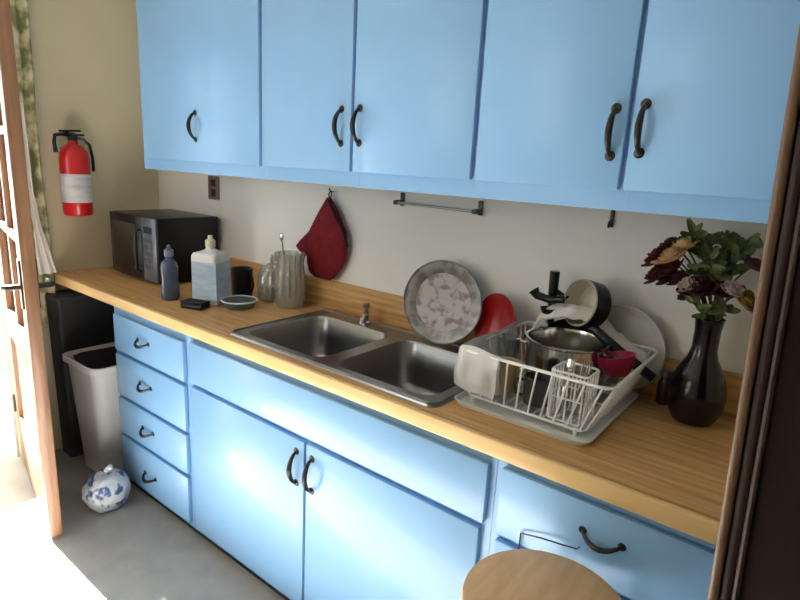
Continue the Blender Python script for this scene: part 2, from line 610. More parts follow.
def upper(x0, x1, doors, label, stiles):
    root = thing('wall_cabinet', label, 'cabinet', (x0, YUB, UB))
    c = carcass(x0, x1, YUB, -0.003, UB, UT, stiles, [(UB, UB + 0.06), (UT - 0.06, UT)])
    shift(c, x0, YUB, UB).obj('body', BLUE, root)
    for a, b, hx, hz in doors:
        d = MB().box((a - x0, YUD - YUB, 1.476 - UB), (b - x0, -0.0005, UT - 0.03 - UB), 0.004, 2).obj('door', BLUE, root)
        pull(d, hx - x0, YUD - YUB, hz - UB, 0.10, True, 0.0062)


upper(0.455, 1.291, [(0.497, 1.2835, 0.892, 1.61)], 'light blue single-door wall cabinet above the microwave', [(0.455, 0.51), (1.26, 1.291)])
upper(1.2915, 2.16, [(1.2985, 1.7215, 1.682, 1.61), (1.7325, 2.1535, 1.757, 1.612)], 'light blue double-door wall cabinet above the sink and round tray',
      [(1.2915, 1.32), (1.71, 1.75), (2.14, 2.16)])
upper(2.1605, 3.06, [(2.1675, 2.537, 2.511, 1.598), (2.548, 2.955, 2.572, 1.606)], 'light blue double-door wall cabinet above the dish rack and vase',
      [(2.1605, 2.19), (2.525, 2.56), (2.94, 3.06)])

# ------------------------------------------------------------------ countertop with sink cut-out
CZ0, CZ1 = 0.875, 0.915
CY = -0.552
SX0, SX1, SY0, SY1 = 1.385, 2.205, -0.507, -0.09
bm_ = MB()
xs = [0.001, SX0, SX1, 3.06]
ys = [CY, SY0, SY1, -0.001]
vv = [[bm_.bm.verts.new((x, y, CZ1)) for y in ys] for x in xs]
fs = []
for i in range(3):
    for j in range(3):
        if (i, j) != (1, 1):
            fs.append(bm_.bm.faces.new((vv[i][j], vv[i + 1][j], vv[i + 1][j + 1], vv[i][j + 1])))
ext = bmesh.ops.extrude_face_region(bm_.bm, geom=fs)
bmesh.ops.translate(bm_.bm, verts=[v for v in ext['geom'] if isinstance(v, bmesh.types.BMVert)], vec=(0, 0, CZ0 - CZ1))
counter = bm_.obj('countertop', COUNTER)
tag(counter, 'long strip-wood countertop with pale front edge running over the blue base cabinets', 'countertop')
MB().box((0.001, CY - 0.016, CZ0 - 0.004), (3.06, CY - 0.0002, CZ1), 0.005, 3).obj('front_edge', EDGE, counter)
MB().box((0.001, -0.021, CZ1 + 0.0002), (3.06, -0.001, 1.03), 0.003).obj('backsplash', COUNTER, counter)

# ------------------------------------------------------------------ sink
RZ = 0.921
sink = thing('kitchen_sink', 'stainless steel double-bowl sink set into the wood countertop', 'sink', (1.75, -0.28, CZ1))
so = (1.75, -0.28, CZ1)
ob = rrect(1.363, 2.228, -0.530, -0.062, 0.03, RZ)
BL = (1.405, 1.775, -0.495, -0.135)
BR = (1.828, 2.188, -0.495, -0.135)
rim = MB()
bmr = rim.bm
edges = []
loops = {}
for nm, pts in (('o', ob), ('l', rrect(*BL, 0.05, RZ)), ('r', rrect(*BR, 0.05, RZ))):
    vs_ = [bmr.verts.new(p) for p in pts]
    loops[nm] = vs_
    for i in range(len(vs_)):
        edges.append(bmr.edges.new((vs_[i], vs_[(i + 1) % len(vs_)])))
bmesh.ops.triangle_fill(bmr, edges=edges, use_beauty=True)
low = [bmr.verts.new((v.co.x + (v.co.x - 1.755) * 0.004, v.co.y + (v.co.y + 0.276) * 0.008, CZ1 + 0.0003)) for v in loops['o']]
n_ = len(low)
for i in range(n_):
    j = (i + 1) % n_
    bmr.faces.new((loops['o'][i], loops['o'][j], low[j], low[i]))
# raised bead round the rim
bead = [Vector(p) + Vector((0, 0, 0.001)) for p in rrect(1.369, 2.222, -0.524, -0.068, 0.028, RZ)]
rim.tube(bead, 0.0035, 6, loop=True)
shift(rim, *so).obj('rim', STEEL, sink, smooth=40)
for q in (BL, BR):
    b = MB()
    x0, x1, y0, y1 = q
    rings = []
    for ins, z, rr in ((0, RZ, 0.05), (0.004, RZ - 0.006, 0.05), (0.010, RZ - 0.09, 0.05), (0.016, RZ - 0.145, 0.05), (0.026, RZ - 0.165, 0.05),
                       (0.045, RZ - 0.174, 0.05), (0.11, RZ - 0.177, 0.04)):
        rings.append(rrect(x0 + ins, x1 - ins, y0 + ins, y1 - ins, rr, z))
    b.loft(rings, True, False, True)
    bo = shift(b, *so).obj('bowl', STEEL, sink, smooth=50)
    cx, cy = (x0 + x1) / 2, (y0 + y1) / 2
    dr = MB().lathe([(0, 0.002), (0.018, 0.001), (0.03, 0.002), (0.04, 0.004), (0.043, 0.001), (0.043, 0.0)], 24, c=(cx - so[0], cy - so[1]))
    bmesh.ops.translate(dr.bm, verts=dr.bm.verts, vec=(0, 0, RZ - 0.177 - so[2]))
    dr.obj('drain', CHROME, bo)

fx, fy = 1.605, -0.092
fau = thing('faucet', 'small chrome tap at the back of the sink between the bowls', 'faucet', (fx, fy, RZ))
fau.scale = (0.85, 0.85, 0.85)
MB().lathe([(0.0, 0), (0.024, 0), (0.024, 0.006), (0.015, 0.012), (0.014, 0.05), (0.017, 0.056), (0.0, 0.058)], 20).obj('base', CHROME, fau)
MB().tube([(0, 0, 0.035), (0.02, -0.03, 0.05), (0.045, -0.07, 0.052), (0.06, -0.095, 0.044), (0.063, -0.1, 0.03)], [0.010, 0.0095, 0.009, 0.009, 0.009], 12).obj('spout', CHROME, fau)
MB().lathe([(0, 0.058), (0.008, 0.058), (0.008, 0.066), (0.016, 0.07), (0.017, 0.085), (0.012, 0.091), (0, 0.092)], 12).obj('knob', mat('tap_knob', (150, 120, 104), 0.3, 0.5), fau)

# ------------------------------------------------------------------ microwave
mw = thing('microwave', 'black microwave oven in the corner at the left end of the counter', 'microwave', (0.16, -0.345, CZ1))
mwW, mwD, mwH = 0.42, 0.318, 0.304
MB().box((0, 0.012, 0.012), (mwW, mwD, mwH), 0.006, 3).obj('case', BLACK, mw)
fr = MB().box((0.0, 0.0, 0.014), (0.300, 0.0115, mwH - 0.002), 0.004).obj('door', BLACK, mw)
MB().box((0.03, -0.001, 0.05), (0.245, 0.0, mwH - 0.04)).obj('window', BLACKG, fr)
MB().tube([(0.285, 0, 0.05), (0.285, -0.022, 0.06), (0.285, -0.024, 0.15), (0.285, -0.022, 0.235), (0.285, 0, 0.245)], 0.006, 8).obj('handle', BLACK, fr)
pn = MB().box((0.301, 0.0, 0.014), (mwW, 0.0115, mwH - 0.002), 0.004).obj('control_panel', mat('panel_grey', (84, 90, 104), 0.3), mw)
pn['label'] = 'grey control panel with buttons'
MB().box((0.316, -0.001, 0.232), (0.39, 0.0, 0.262)).obj('display', mat('display_glass', (40, 60, 62), 0.1), pn)
for i in range(5):
    for j in range(3):
        MB().box((0.317 + j * 0.026, -0.0015, 0.07 + i * 0.030), (0.338 + j * 0.026, 0.0, 0.09 + i * 0.030), 0.001).obj('button', mat('button_grey', (70, 74, 84), 0.4) if (i, j) == (0, 0) else bpy.data.materials['button_grey'], pn)
for x in (0.03, mwW - 0.03):
    for y in (0.04, mwD - 0.04):
        MB().lathe([(0, 0), (0.012, 0), (0.012, 0.0125), (0, 0.0125)], 12, c=(x, y)).obj('foot', BLACK, mw)

# ------------------------------------------------------------------ bottles and jars on the left of the sink
CTZ = CZ1 + 0.0005
b = thing('squeeze_bottle', 'slim slate blue bottle standing in front of the microwave', 'bottle', (0.815, -0.42, CTZ))
MB().lathe([(0, 0), (0.032, 0), (0.036, 0.006), (0.036, 0.05), (0.031, 0.075), (0.034, 0.10), (0.035, 0.135), (0.03, 0.155), (0.016, 0.168), (0.014, 0.18), (0, 0.18)], 28).obj('body', BOTBLUE, b)
MB().lathe([(0, 0.18), (0.018, 0.18), (0.018, 0.205), (0.008, 0.212), (0.006, 0.225), (0, 0.226)], 20).obj('cap', mat('slate_cap', (96, 106, 124), 0.35), b)

b = thing('detergent_bottle', 'square white bottle with pale blue label and white cap, left of the sink', 'bottle', (0.965, -0.325, CTZ), (0, 0, R(24)))
rings = []
for z, a, rr in ((0, 0.054, 0.014), (0.004, 0.058, 0.016), (0.196, 0.058, 0.016), (0.208, 0.052, 0.016), (0.214, 0.03, 0.014), (0.222, 0.016, 0.01), (0.232, 0.015, 0.01)):
    rings.append(rrect(-a, a, -a, a, rr, z))
MB().loft(rings).obj('body', WHITEP, b)
MB().box((-0.05, -0.0592, 0.02), (0.0585, -0.0582, 0.175)).box((0.0582, -0.0592, 0.02), (0.0592, 0.045, 0.175)).obj('label', LABELB, b)
MB().lathe([(0, 0.232), (0.020, 0.232), (0.020, 0.256), (0.011, 0.262), (0.009, 0.276), (0, 0.277)], 20).obj('cap', mat('cream_cap', (214, 206, 180), 0.4), b)

b = thing('scrub_sponge', 'black scrubbing sponge on the counter in front of the white detergent bottle', 'sponge', (1.005, -0.425, CTZ), (0, 0, R(20)))
MB().box((-0.05, -0.03, 0), (0.05, 0.03, 0.022), 0.006, 3).obj('foam', BLACK, b)
MB().box((-0.05, -0.03, 0.0222), (0.05, 0.03, 0.029), 0.002).obj('scouring_pad', mat('green_pad', (36, 42, 40), 0.95, bump=0.5), b)

b = thing('mug', 'black mug behind the white detergent bottle', 'mug', (0.965, -0.175, CTZ))
MB().lathe([(0, 0), (0.036, 0), (0.043, 0.004), (0.046, 0.125), (0.043, 0.127), (0.041, 0.124), (0.036, 0.01), (0, 0.008)], 28).obj('body', BLACK, b)
MB().tube([(0.043, 0, 0.1), (0.068, 0, 0.098), (0.077, 0, 0.066), (0.065, 0, 0.035), (0.041, 0, 0.032)], 0.005, 8).obj('handle', BLACK, b)

b = thing('serving_dish', 'low grey dish with white rim between bottle and clear jars', 'dish', (1.095, -0.285, CTZ))
MB().lathe([(0, 0.002), (0.055, 0), (0.058, 0.004), (0.07, 0.028), (0.067, 0.028), (0.055, 0.008), (0, 0.006)], 32).obj('bowl', GREYP, b)
MB().tube([(0.0695 * math.cos(2 * PI * k / 32), 0.0695 * math.sin(2 * PI * k / 32), 0.029) for k in range(32)], 0.003, 6, loop=True).obj('rim', WHITEP, b)


def fluted(prof, seg=48, flutes=16, amp=0.05):
    rings = []
    for r, z in prof:
        rings.append([((r * (1 + amp * math.cos(flutes * 2 * PI * k / seg))) * math.cos(2 * PI * k / seg),
                       (r * (1 + amp * math.cos(flutes * 2 * PI * k / seg))) * math.sin(2 * PI * k / seg), z) for k in range(seg)])
    return rings


b = thing('glass_jar', 'squat clear cut-glass jar with round lid near the red mitt', 'jar', (1.085, -0.105, CTZ), (0, 0, 0))
b.scale = (1.15, 1.15, 1.2)
MB().loft(fluted([(0.045, 0), (0.05, 0.004), (0.055, 0.05), (0.053, 0.09), (0.042, 0.108), (0.038, 0.108), (0.048, 0.088), (0.05, 0.05), (0.045, 0.01), (0.001, 0.008)])).obj('body', CUT, b)
MB().lathe([(0, 0.109), (0.046, 0.109), (0.044, 0.118), (0.02, 0.13), (0.008, 0.134), (0.012, 0.146), (0.007, 0.154), (0, 0.155)], 24).obj('lid', CUT, b)
b = thing('glass_pitcher', 'tall clear cut-glass pitcher just left of the red mitt', 'pitcher', (1.215, -0.125, CTZ))
b.scale = (1.15, 1.15, 1.2)
MB().loft(fluted([(0.042, 0), (0.046, 0.004), (0.054, 0.06), (0.05, 0.12), (0.046, 0.15), (0.052, 0.185), (0.049, 0.185), (0.043, 0.15), (0.047, 0.12), (0.05, 0.06), (0.042, 0.012), (0.001, 0.010)])).obj('body', CUT, b)
MB().tube([(-0.045, -0.01, 0.165), (-0.08, -0.012, 0.165), (-0.088, -0.012, 0.11), (-0.075, -0.012, 0.06), (-0.05, -0.01, 0.05)], 0.006, 8).obj('handle', CUT, b)
sp = MB().tube([(0.0, 0.0, 0.012), (-0.01, -0.01, 0.12), (-0.022, -0.02, 0.235)], 0.0025, 8)
so_ = sp.obj('stirring_spoon', CHROME)
so_.location = (1.215, -0.125, CTZ)
so_.scale = (1.1, 1.1, 1.15)
bw = MB().lathe([(0, -0.014), (0.008, -0.01), (0.012, 0.0), (0.009, 0.01), (0, 0.014)], 14, xf=T(-0.024, -0.021, 0.248) @ Matrix.Scale(0.4, 4, (0, 1, 0))).obj('bowl', CHROME, so_)
tag(so_, 'thin metal spoon standing up in the clear glass pitcher', 'spoon')

# ------------------------------------------------------------------ things on the wall
# oven mitt
m_ = thing('oven_mitt', 'dark red oven mitt hanging on the wall left of the towel bar', 'oven mitt', (1.327, -0.026, 1.03))
rows = [(0.005, -0.075, 0.02), (0.02, -0.108, 0.05), (0.07, -0.122, 0.088), (0.125, -0.125, 0.110), (0.165, -0.130, 0.112), (0.21, -0.100, 0.104), (0.27, -0.056, 0.062), (0.315, -0.022, 0.03), (0.335, -0.008, 0.012)]
mm = MB().pillow(rows, 0.036, 16, 26, wob=0.003)
mm.pillow([(0.085, -0.125, -0.105), (0.100, -0.165, -0.09), (0.120, -0.19, -0.07), (0.145, -0.165, -0.05), (0.19, -0.11, -0.04)], 0.026, 10, 12)
mm.obj('body', REDCLOTH, m_)
MB().tube([(0.004, 0, 0.33), (-0.006, 0.006, 0.35), (0.0, 0.012, 0.362), (0.01, 0.006, 0.35), (0.008, 0, 0.33)], 0.0028, 8).obj('loop', BLACK, m_)
MB().tube([(0.012, -0.012, 0.325), (0.06, -0.015, 0.262), (0.10, -0.008, 0.205), (0.11, -0.004, 0.15)], 0.006, 8).obj('binding', mat('dark_binding', (46, 20, 22), 0.9), m_)
hk = MB().tube([(0, 0, 0), (0, -0.016, 0), (0, -0.022, 0.006), (0, -0.022, 0.014)], 0.0028, 8)
hk = hk.obj('wall_hook', BRONZE)
hk.location = (1.327, -0.0, 1.3875)
tag(hk, 'small dark hook holding the red oven mitt', 'hook')

# towel bar
tb = thing('towel_bar', 'dark metal towel bar on the white wall under the cabinets', 'towel bar', (1.68, 0, 1.375))
MB().tube([(0.0, -0.038, 0), (0.16, -0.038, -0.002), (0.325, -0.038, -0.004)], 0.0048, 10).obj('rail', STEEL, tb)
for x, z in ((0.0, 0), (0.325, -0.004)):
    k = MB().box((x - 0.009, -0.006, z - 0.014), (x + 0.009, -0.0003, z + 0.034), 0.003)
    k.tube([(x, -0.004, z), (x, -0.046, z)], 0.0085, 10)
    k.obj('bracket', BRONZE, tb)

# small hook
k = thing('wall_hook', 'small metal hook on the wall left of the vase flowers', 'hook', (2.43, 0, 1.385))
MB().box((-0.006, -0.004, -0.02), (0.006, -0.0003, 0.03), 0.001).obj('plate', BRONZE, k)
MB().tube([(0, -0.004, 0.0), (0, -0.02, -0.004), (0, -0.026, -0.014), (0, -0.022, -0.02)], 0.003, 8).obj('prong', BRONZE, k)

# outlet
k = thing('wall_outlet', 'brown electrical outlet plate on the wall above the microwave', 'outlet', (0.515, 0, 1.35))
MB().box((-0.045, -0.006, -0.056), (0.045, -0.0003, 0.056), 0.003).obj('plate', BRICKISH, k)
for z in (-0.024, 0.024):
    s_ = MB().box((-0.019, -0.008, z - 0.017), (0.019, -0.0055, z + 0.017), 0.003).obj('socket', SOCKET, k)
MB().lathe([(0, -0.0015), (0.003, -0.001), (0.003, 0.001)], 10, xf=Matrix.Translation((0, -0.006, 0)) @ Matrix.Rotation(R(90), 4, 'X')).obj('screw', CHROME, k)

# fire extinguisher on the left wall
fe = thing('fire_extinguisher', 'red fire extinguisher with white label hung on the cream left wall', 'fire extinguisher', (0.076, -0.45, 1.19))
MB().lathe([(0, 0.004), (0.03, 0.0), (0.058, 0.004), (0.064, 0.016), (0.064, 0.265), (0.058, 0.295), (0.042, 0.318), (0.022, 0.33), (0.02, 0.345), (0, 0.345)], 36).obj('cylinder', RED, fe)
MB().lathe([(0.0646, 0.065), (0.0646, 0.195)], 36).obj('label', mat('extinguisher_label', (214, 214, 212), 0.4, scale=9, stretch=(1, 1, 7), rgb2=(176, 182, 192)), fe)
MB().lathe([(0, 0.345), (0.02, 0.345), (0.022, 0.352), (0.018, 0.372), (0.012, 0.38), (0, 0.38)], 18).obj('valve', BLACK, fe)
k = MB()
k.box((-0.012, -0.028, 0.368), (0.012, 0.05, 0.377), 0.003)
k.box((-0.011, -0.028, 0.383), (0.011, 0.062, 0.393), 0.003, xf=T(0, 0, 0, 4, 0, 0))
k.box((-0.010, -0.034, 0.362), (0.010, -0.018, 0.392), 0.003)
k.obj('lever', BLACK, fe)
MB().tube([(0.0, 0.016, 0.36), (0.005, 0.045, 0.352), (0.012, 0.068, 0.33), (0.018, 0.075, 0.27), (0.03, 0.07, 0.21)], 0.007, 8).obj('strap', BLACK, fe)
MB().tube([(0.01, -0.015, 0.366), (0.014, -0.05, 0.372), (0.014, -0.08, 0.366), (0.014, -0.085, 0.335), (0.014, -0.082, 0.29)], [0.008, 0.008, 0.008, 0.008, 0.010], 10).obj('hose', BLACK, fe)
k = MB().box((-0.0755, -0.03, 0.05), (-0.066, 0.03, 0.31), 0.002)
k.obj('bracket', BLACK, fe)

# curtain by the doorway
def curt(u, v):
    y = -0.690 + 0.115 * v + 0.006 * math.sin(9 * u)
    z = 0.68 + (2.30 - 0.68) * u
    x = 0.046 + 0.018 * math.sin(v * 2 * PI * 2.5 + 0.6 * u) + 0.004 * math.sin(u * 14)
    return (x, y, z)


def bright_strip(u, v):
    z = 0.93 + 0.75 * u
    w_ = 0.030 + 0.045 * max(0, 1 - u / 0.28) ** 0.7
    y = lerp(-0.612, -0.655, min(1, u / 0.5)) + w_ * (v - 0.5)
    x = 0.094 + 0.009 * math.sin(v * 2 * PI * 2 + 3 * u) - 0.02 * u
    return (x, y, z)


tb_ = MB().grid(bright_strip, 24, 20, 0.0016).obj('curtain', mat('bright_strip_white', (236, 234, 228), 0.8))  # white sheet added to stand for the bright light beside the door
tag(tb_, 'short white gathered sheet added as a bright strip beside the patterned curtain just behind the door handle', 'curtain')
cu = MB().grid(curt, 30, 30, 0.002).obj('curtain', CURTAINM)
tag(cu, 'narrow green and cream patterned curtain hanging between the open door and fire extinguisher', 'curtain')
rod = MB().tube([(0.045, -0.72, 2.31), (0.045, -0.56, 2.31)], 0.008, 10)
rod.tube([(0.0, -0.57, 2.31), (0.045, -0.57, 2.31)], 0.006, 8)
tag(rod.obj('curtain_rod', BRONZE), 'short dark rod carrying the patterned curtain by the door', 'curtain rod')

# ------------------------------------------------------------------ floor things on the left
tc = thing('trash_can', 'tall white plastic trash can under the left end of the counter', 'trash can', (0.346, -0.455, 0))
rings = []
for ins, z in ((0.045, 0.0), (0.04, 0.006), (0.012, 0.52), (0.008, 0.535), (-0.004, 0.54), (-0.004, 0.565), (0.006, 0.567), (0.016, 0.55), (0.022, 0.50), (0.05, 0.02)):
    rings.append(rrect(-0.165 + ins, 0.165 - ins, -0.17 + ins, 0.17 - ins, 0.05, z))
MB().loft(rings).obj('body', mat('can_plastic', (200, 200, 202), 0.45, var=0.03), tc)
def liner(u, v):
    a = 2 * PI * v
    k = min(1 / max(abs(math.cos(a)), 1e-6), 1 / max(abs(math.sin(a)), 1e-6)) ** 0.6
    r = 0.150 + 0.012 * u
    return (0.95 * r * k * math.cos(a) + 0.003 * math.sin(23 * v), r * k * math.sin(a), 0.47 + 0.075 * u + 0.004 * math.sin(40 * v))


rings = []
for i, (rr, z) in enumerate(((0.075, 0.43), (0.12, 0.46), (0.128, 0.52), (0.138, 0.556))):
    rings.append([(p[0] + 0.004 * math.sin(17 * k), p[1] + 0.004 * math.cos(13 * k), p[2] + 0.004 * math.sin(9 * k)) for k, p in enumerate(rrect(-rr, rr, -rr, rr, 0.045, z))])
MB().loft(rings, True, True, False).obj('liner', mat('dark_liner', (52, 54, 58), 0.35, var=0.2), tc)

# dark bin shape added to darken the space between left wall and trash can
sb_ = thing('dark_filler_bin', 'slim tall dark grey bin added to darken the space between the left wall and white trash can', 'bin', (0.082, -0.33, 0))
MB().loft([rrect(-0.06, 0.06, -0.27, 0.27, 0.02, 0.0), rrect(-0.066, 0.066, -0.28, 0.28, 0.02, 0.80)]).obj('body', mat('filler_dark', (40, 41, 44), 0.5), sb_)
MB().loft([rrect(-0.07, 0.07, -0.286, 0.286, 0.02, 0.8005), rrect(-0.07, 0.07, -0.286, 0.286, 0.02, 0.818), rrect(-0.06, 0.06, -0.275, 0.275, 0.02, 0.828)]).obj('lid', mat('filler_lid_dark', (48, 48, 51), 0.5), sb_)

# round white-and-blue bundle
bb = MB()
bmesh.ops.create_icosphere(bb.bm, subdivisions=5, radius=0.09)
for v in bb.bm.verts:
    p = v.co.copy()
    d = noise.noise(p * 22) * 0.006 + abs(noise.noise(p * 34 + Vector((3, 1, 2)))) * 0.008
    v.co = p * (1 + d / 0.09)
    if v.co.z < -0.078:
        v.co.z = -0.078
bag = bb.obj('plastic_bag', two_tone('bag_print', (206, 210, 216), (74, 98, 152), 24, 0.52, 0.60, 0.35, third=(52, 80, 146)), smooth=80)
bag.location = (0.665, -0.665, 0.0785)
tag(bag, 'round bundled white plastic bag with blue print on the floor by the trash can', 'plastic bag')
k = MB().tube([(0, 0, 0.08), (0.006, 0.004, 0.1), (0.022, 0.01, 0.112), (0.04, 0.012, 0.11)], [0.016, 0.009, 0.012, 0.004], 10)
k.obj('knot', BAG, bag)

# stool
st = thing('bar_stool', 'round light wood stool in front of the right drawer cabinet', 'stool', (2.6345, -0.722, 0))
SZ = 0.715
MB().lathe([(0, SZ - 0.034), (0.145, SZ - 0.034), (0.156, SZ - 0.028), (0.159, SZ - 0.016), (0.156, SZ - 0.004), (0.148, SZ), (0, SZ - 0.002)], 64).obj('seat', STOOLW, st)
for k in range(4):
    a = R(45 + 90 * k)
    MB().tube([(0.11 * math.cos(a), 0.11 * math.sin(a), SZ - 0.034), (0.165 * math.cos(a), 0.165 * math.sin(a), 0.0)], [0.016, 0.019], 14).obj('leg', STOOLW, st)
for z, rr in ((0.22, 0.146), (0.40, 0.132)):
    for k in range(4):
        a, b2 = R(45 + 90 * k), R(135 + 90 * k)
        MB().tube([(rr * math.cos(a), rr * math.sin(a), z), (rr * math.cos(b2), rr * math.sin(b2), z)], 0.010, 10).obj('rung', STOOLW, st)

# thin wire hanger on the drawer front
wh = MB().tube([(0, 0, -0.045), (0, 0, 0.0), (0.004, -0.004, 0.004), (0.05, -0.006, 0.016), (0.10, -0.006, 0.024), (0.132, -0.006, 0.03), (0.134, 0.0, 0.034)], 0.0018, 8)
wh = wh.obj('wire_hanger', BRONZE)
wh.location = (2.497, YD - 0.004, 0.702)
tag(wh, 'thin bent wire hanger on the blue drawer front just above the stool', 'hanger')

# ------------------------------------------------------------------ plates leaning behind the sink
def lean_disc(name, label, cat, x, ztop_r, r, lean, yaw, zbase, yback, parts):
    """disc standing on zbase, leaning back against the wall side by `lean` degrees, turned by yaw"""
    rt = thing(name, label, cat, (x, yback - r * math.sin(R(lean)) * 2 - 0.004, zbase + 0.0), (0, 0, R(yaw)))
    for nm, prof, m, dz in parts:
        xf = Matrix.Rotation(R(-lean), 4, 'X') @ Matrix.Translation((0, 0, r)) @ Matrix.Rotation(R(90), 4, 'X')
        MB().lathe(prof, 48, xf=xf).obj(nm, m, rt)
    return rt


r = 0.142
lean_disc('serving_tray', 'large round grey metal tray with faded pattern leaning on the wall behind the sink', 'tray', 1.938, 0, r, 8, 12, RZ + 0.001, -0.052,
          [('rim', [(0.098, 0.004), (0.103, 0.008), (0.135, 0.013), (r - 0.003, 0.017), (r, 0.015), (r - 0.003, 0.012), (0.135, 0.009), (0.1, 0.001), (0.098, 0.001)], TRAYM, 0),
           ('centre', [(0, 0.0015), (0.097, 0.0015), (0.0985, 0.005), (0.095, 0.0045), (0, 0.004)], TRAYC, 0)])
r = 0.102
lean_disc('plate', 'red plate leaning on the wall between round tray and dish rack', 'plate', 2.135, 0, r, 9, -24, RZ + 0.001, -0.034,
          [('dish', [(0, 0), (0.055, 0), (0.07, 0.004), (r - 0.004, 0.018), (r, 0.022), (r - 0.003, 0.025), (0.07, 0.010), (0.055, 0.005), (0, 0.004)], REDPLATE, 0)])
r = 0.122
lean_disc('plate', 'large plain white plate leaning on the wall behind the dish rack', 'plate', 2.515, 0, r, 3, -2, CTZ, -0.022,
          [('dish', [(0, 0), (0.09, 0), (0.1, 0.003), (r - 0.004, 0.012), (r, 0.015), (r - 0.003, 0.018), (0.1, 0.008), (0.09, 0.004), (0, 0.004)], CHINA, 0)])

# ------------------------------------------------------------------ drain tray and dish rack
dt = thing('drain_tray', 'flat pale grey plastic tray under the dish rack', 'tray', (2.40, -0.25, CTZ))
b = MB()
rings = [rrect(-0.158, 0.185, -0.215, 0.178, 0.03, 0.0), rrect(-0.166, 0.195, -0.222, 0.187, 0.03, 0.014), rrect(-0.162, 0.190, -0.218, 0.183, 0.03, 0.0145), rrect(-0.152, 0.18, -0.21, 0.173, 0.03, 0.005)]
b.loft(rings)
b.obj('tray', mat('tray_plastic', (212, 212, 206), 0.4), dt)

RX0, RX1, RY0, RY1 = 2.258, 2.57, -0.43, -0.07     # bottom of rack
TX0, TX1, TY0, TY1 = 2.238, 2.622, -0.445, -0.058  # top of rack
RB, RT = 0.937, 1.058
rk = thing('dish_rack', 'white wire dish rack full of dishes right of the sink', 'dish rack', (2.40, -0.25, CTZ + 0.0055))
ro = (2.40, -0.25, CTZ + 0.0055)


def wire(paths, name, rad=0.0026, loop=False):
    b = MB()
    for p in paths:
        b.tube(p, rad if not isinstance(rad, dict) else rad[0], 6, loop=loop)
    return shift(b, *ro).obj(name, WHITEWIRE, rk)


wire([rrect(TX0, TX1, TY0, TY1, 0.03, RT)], 'top_rim', 0.0042, True)
wire([rrect(RX0, RX1, RY0, RY1, 0.02, RB)], 'bottom_rim', 0.0036, True)




wire([[(lerp(TX0 + .02, TX1 - .02, t), TY0, RT), (lerp(RX0 + .01, RX1 - .01, t), RY0, RB)] for t in [k / 9 for k in range(10)]], 'front_panel')
wire([[(lerp(TX0 + .02, TX1 - .02, t), TY1, RT), (lerp(RX0 + .01, RX1 - .01, t), RY1, RB)] for t in [k / 9 for k in range(10)]], 'back_panel')
wire([[(TX0, lerp(TY0 + .02, TY1 - .02, t), RT), (RX0, lerp(RY0 + .01, RY1 - .01, t), RB)] for t in [k / 11 for k in range(12)]], 'left_panel')
wire([[(TX1, lerp(TY0 + .02, TY1 - .02, t), RT), (RX1, lerp(RY0 + .01, RY1 - .01, t), RB)] for t in [k / 7 for k in range(8)]], 'right_panel', 0.0024)
wire([[(lerp(RX0, RX1, t), RY0, RB), (lerp(RX0, RX1, t), RY1, RB)] for t in [k / 12 for k in range(1, 12)]] +
     [[(RX0, lerp(RY0, RY1, t), RB + .004), (RX1, lerp(RY0, RY1, t), RB + .004)] for t in (0.25, 0.5, 0.75)], 'base_grid')
for x in (RX0 + .02, RX1 - .02):
    for y in (RY0, RY1):
        b = MB().tube([(x, y, RB), (x, y, CTZ + 0.0056)], 0.0055, 8)
        shift(b, *ro).obj('foot', WHITEWIRE, rk)
# cutlery basket in the front right corner
ux0, ux1, uy0, uy1 = 2.475, 2.56, -0.425, -0.345
b = MB()
for z in (0.945, 1.0, 1.062):
    b.tube(rrect(ux0, ux1, uy0, uy1, 0.012, z), 0.0028, 6, loop=True)
for t in [k / 4 for k in range(5)]:
    b.tube([(lerp(ux0 + .006, ux1 - .006, t), uy0, 0.945), (lerp(ux0 + .006, ux1 - .006, t), uy0, 1.062)], 0.0024, 6)
    b.tube([(lerp(ux0 + .006, ux1 - .006, t), uy1, 0.945), (lerp(ux0 + .006, ux1 - .006, t), uy1, 1.062)], 0.0024, 6)
    b.tube([(ux0, lerp(uy0 + .006, uy1 - .006, t), 0.945), (ux0, lerp(uy0 + .006, uy1 - .006, t), 1.062)], 0.0024, 6)
    b.tube([(ux1, lerp(uy0 + .006, uy1 - .006, t), 0.945), (ux1, lerp(uy0 + .006, uy1 - .006, t), 1.062)], 0.0024, 6)
    b.tube([(lerp(ux0 + .006, ux1 - .006, t), uy0, 0.945), (lerp(ux0 + .006, ux1 - .006, t), uy1, 0.945)], 0.0024, 6)
shift(b, *ro).obj('cutlery_basket', WHITEWIRE, rk)

# dishes inside
INZ = RB + 0.0072
p = thing('cooking_pot', 'wide stainless steel pot standing in the middle of the dish rack', 'pot', (2.425, -0.215, INZ))
MB().lathe([(0, 0.002), (0.085, 0), (0.096, 0.006), (0.102, 0.02), (0.104, 0.128), (0.109, 0.132), (0.109, 0.136), (0.102, 0.136), (0.100, 0.128), (0.098, 0.02), (0.09, 0.01), (0, 0.008)], 48).obj('body', POTSTEEL, p)
for s in (-1, 1):
    MB().tube([(s * 0.103, -0.025, 0.105), (s * 0.130, -0.022, 0.108), (s * 0.136, 0, 0.109), (s * 0.130, 0.022, 0.108), (s * 0.103, 0.025, 0.105)], 0.0045, 8).obj('handle', POTSTEEL, p)

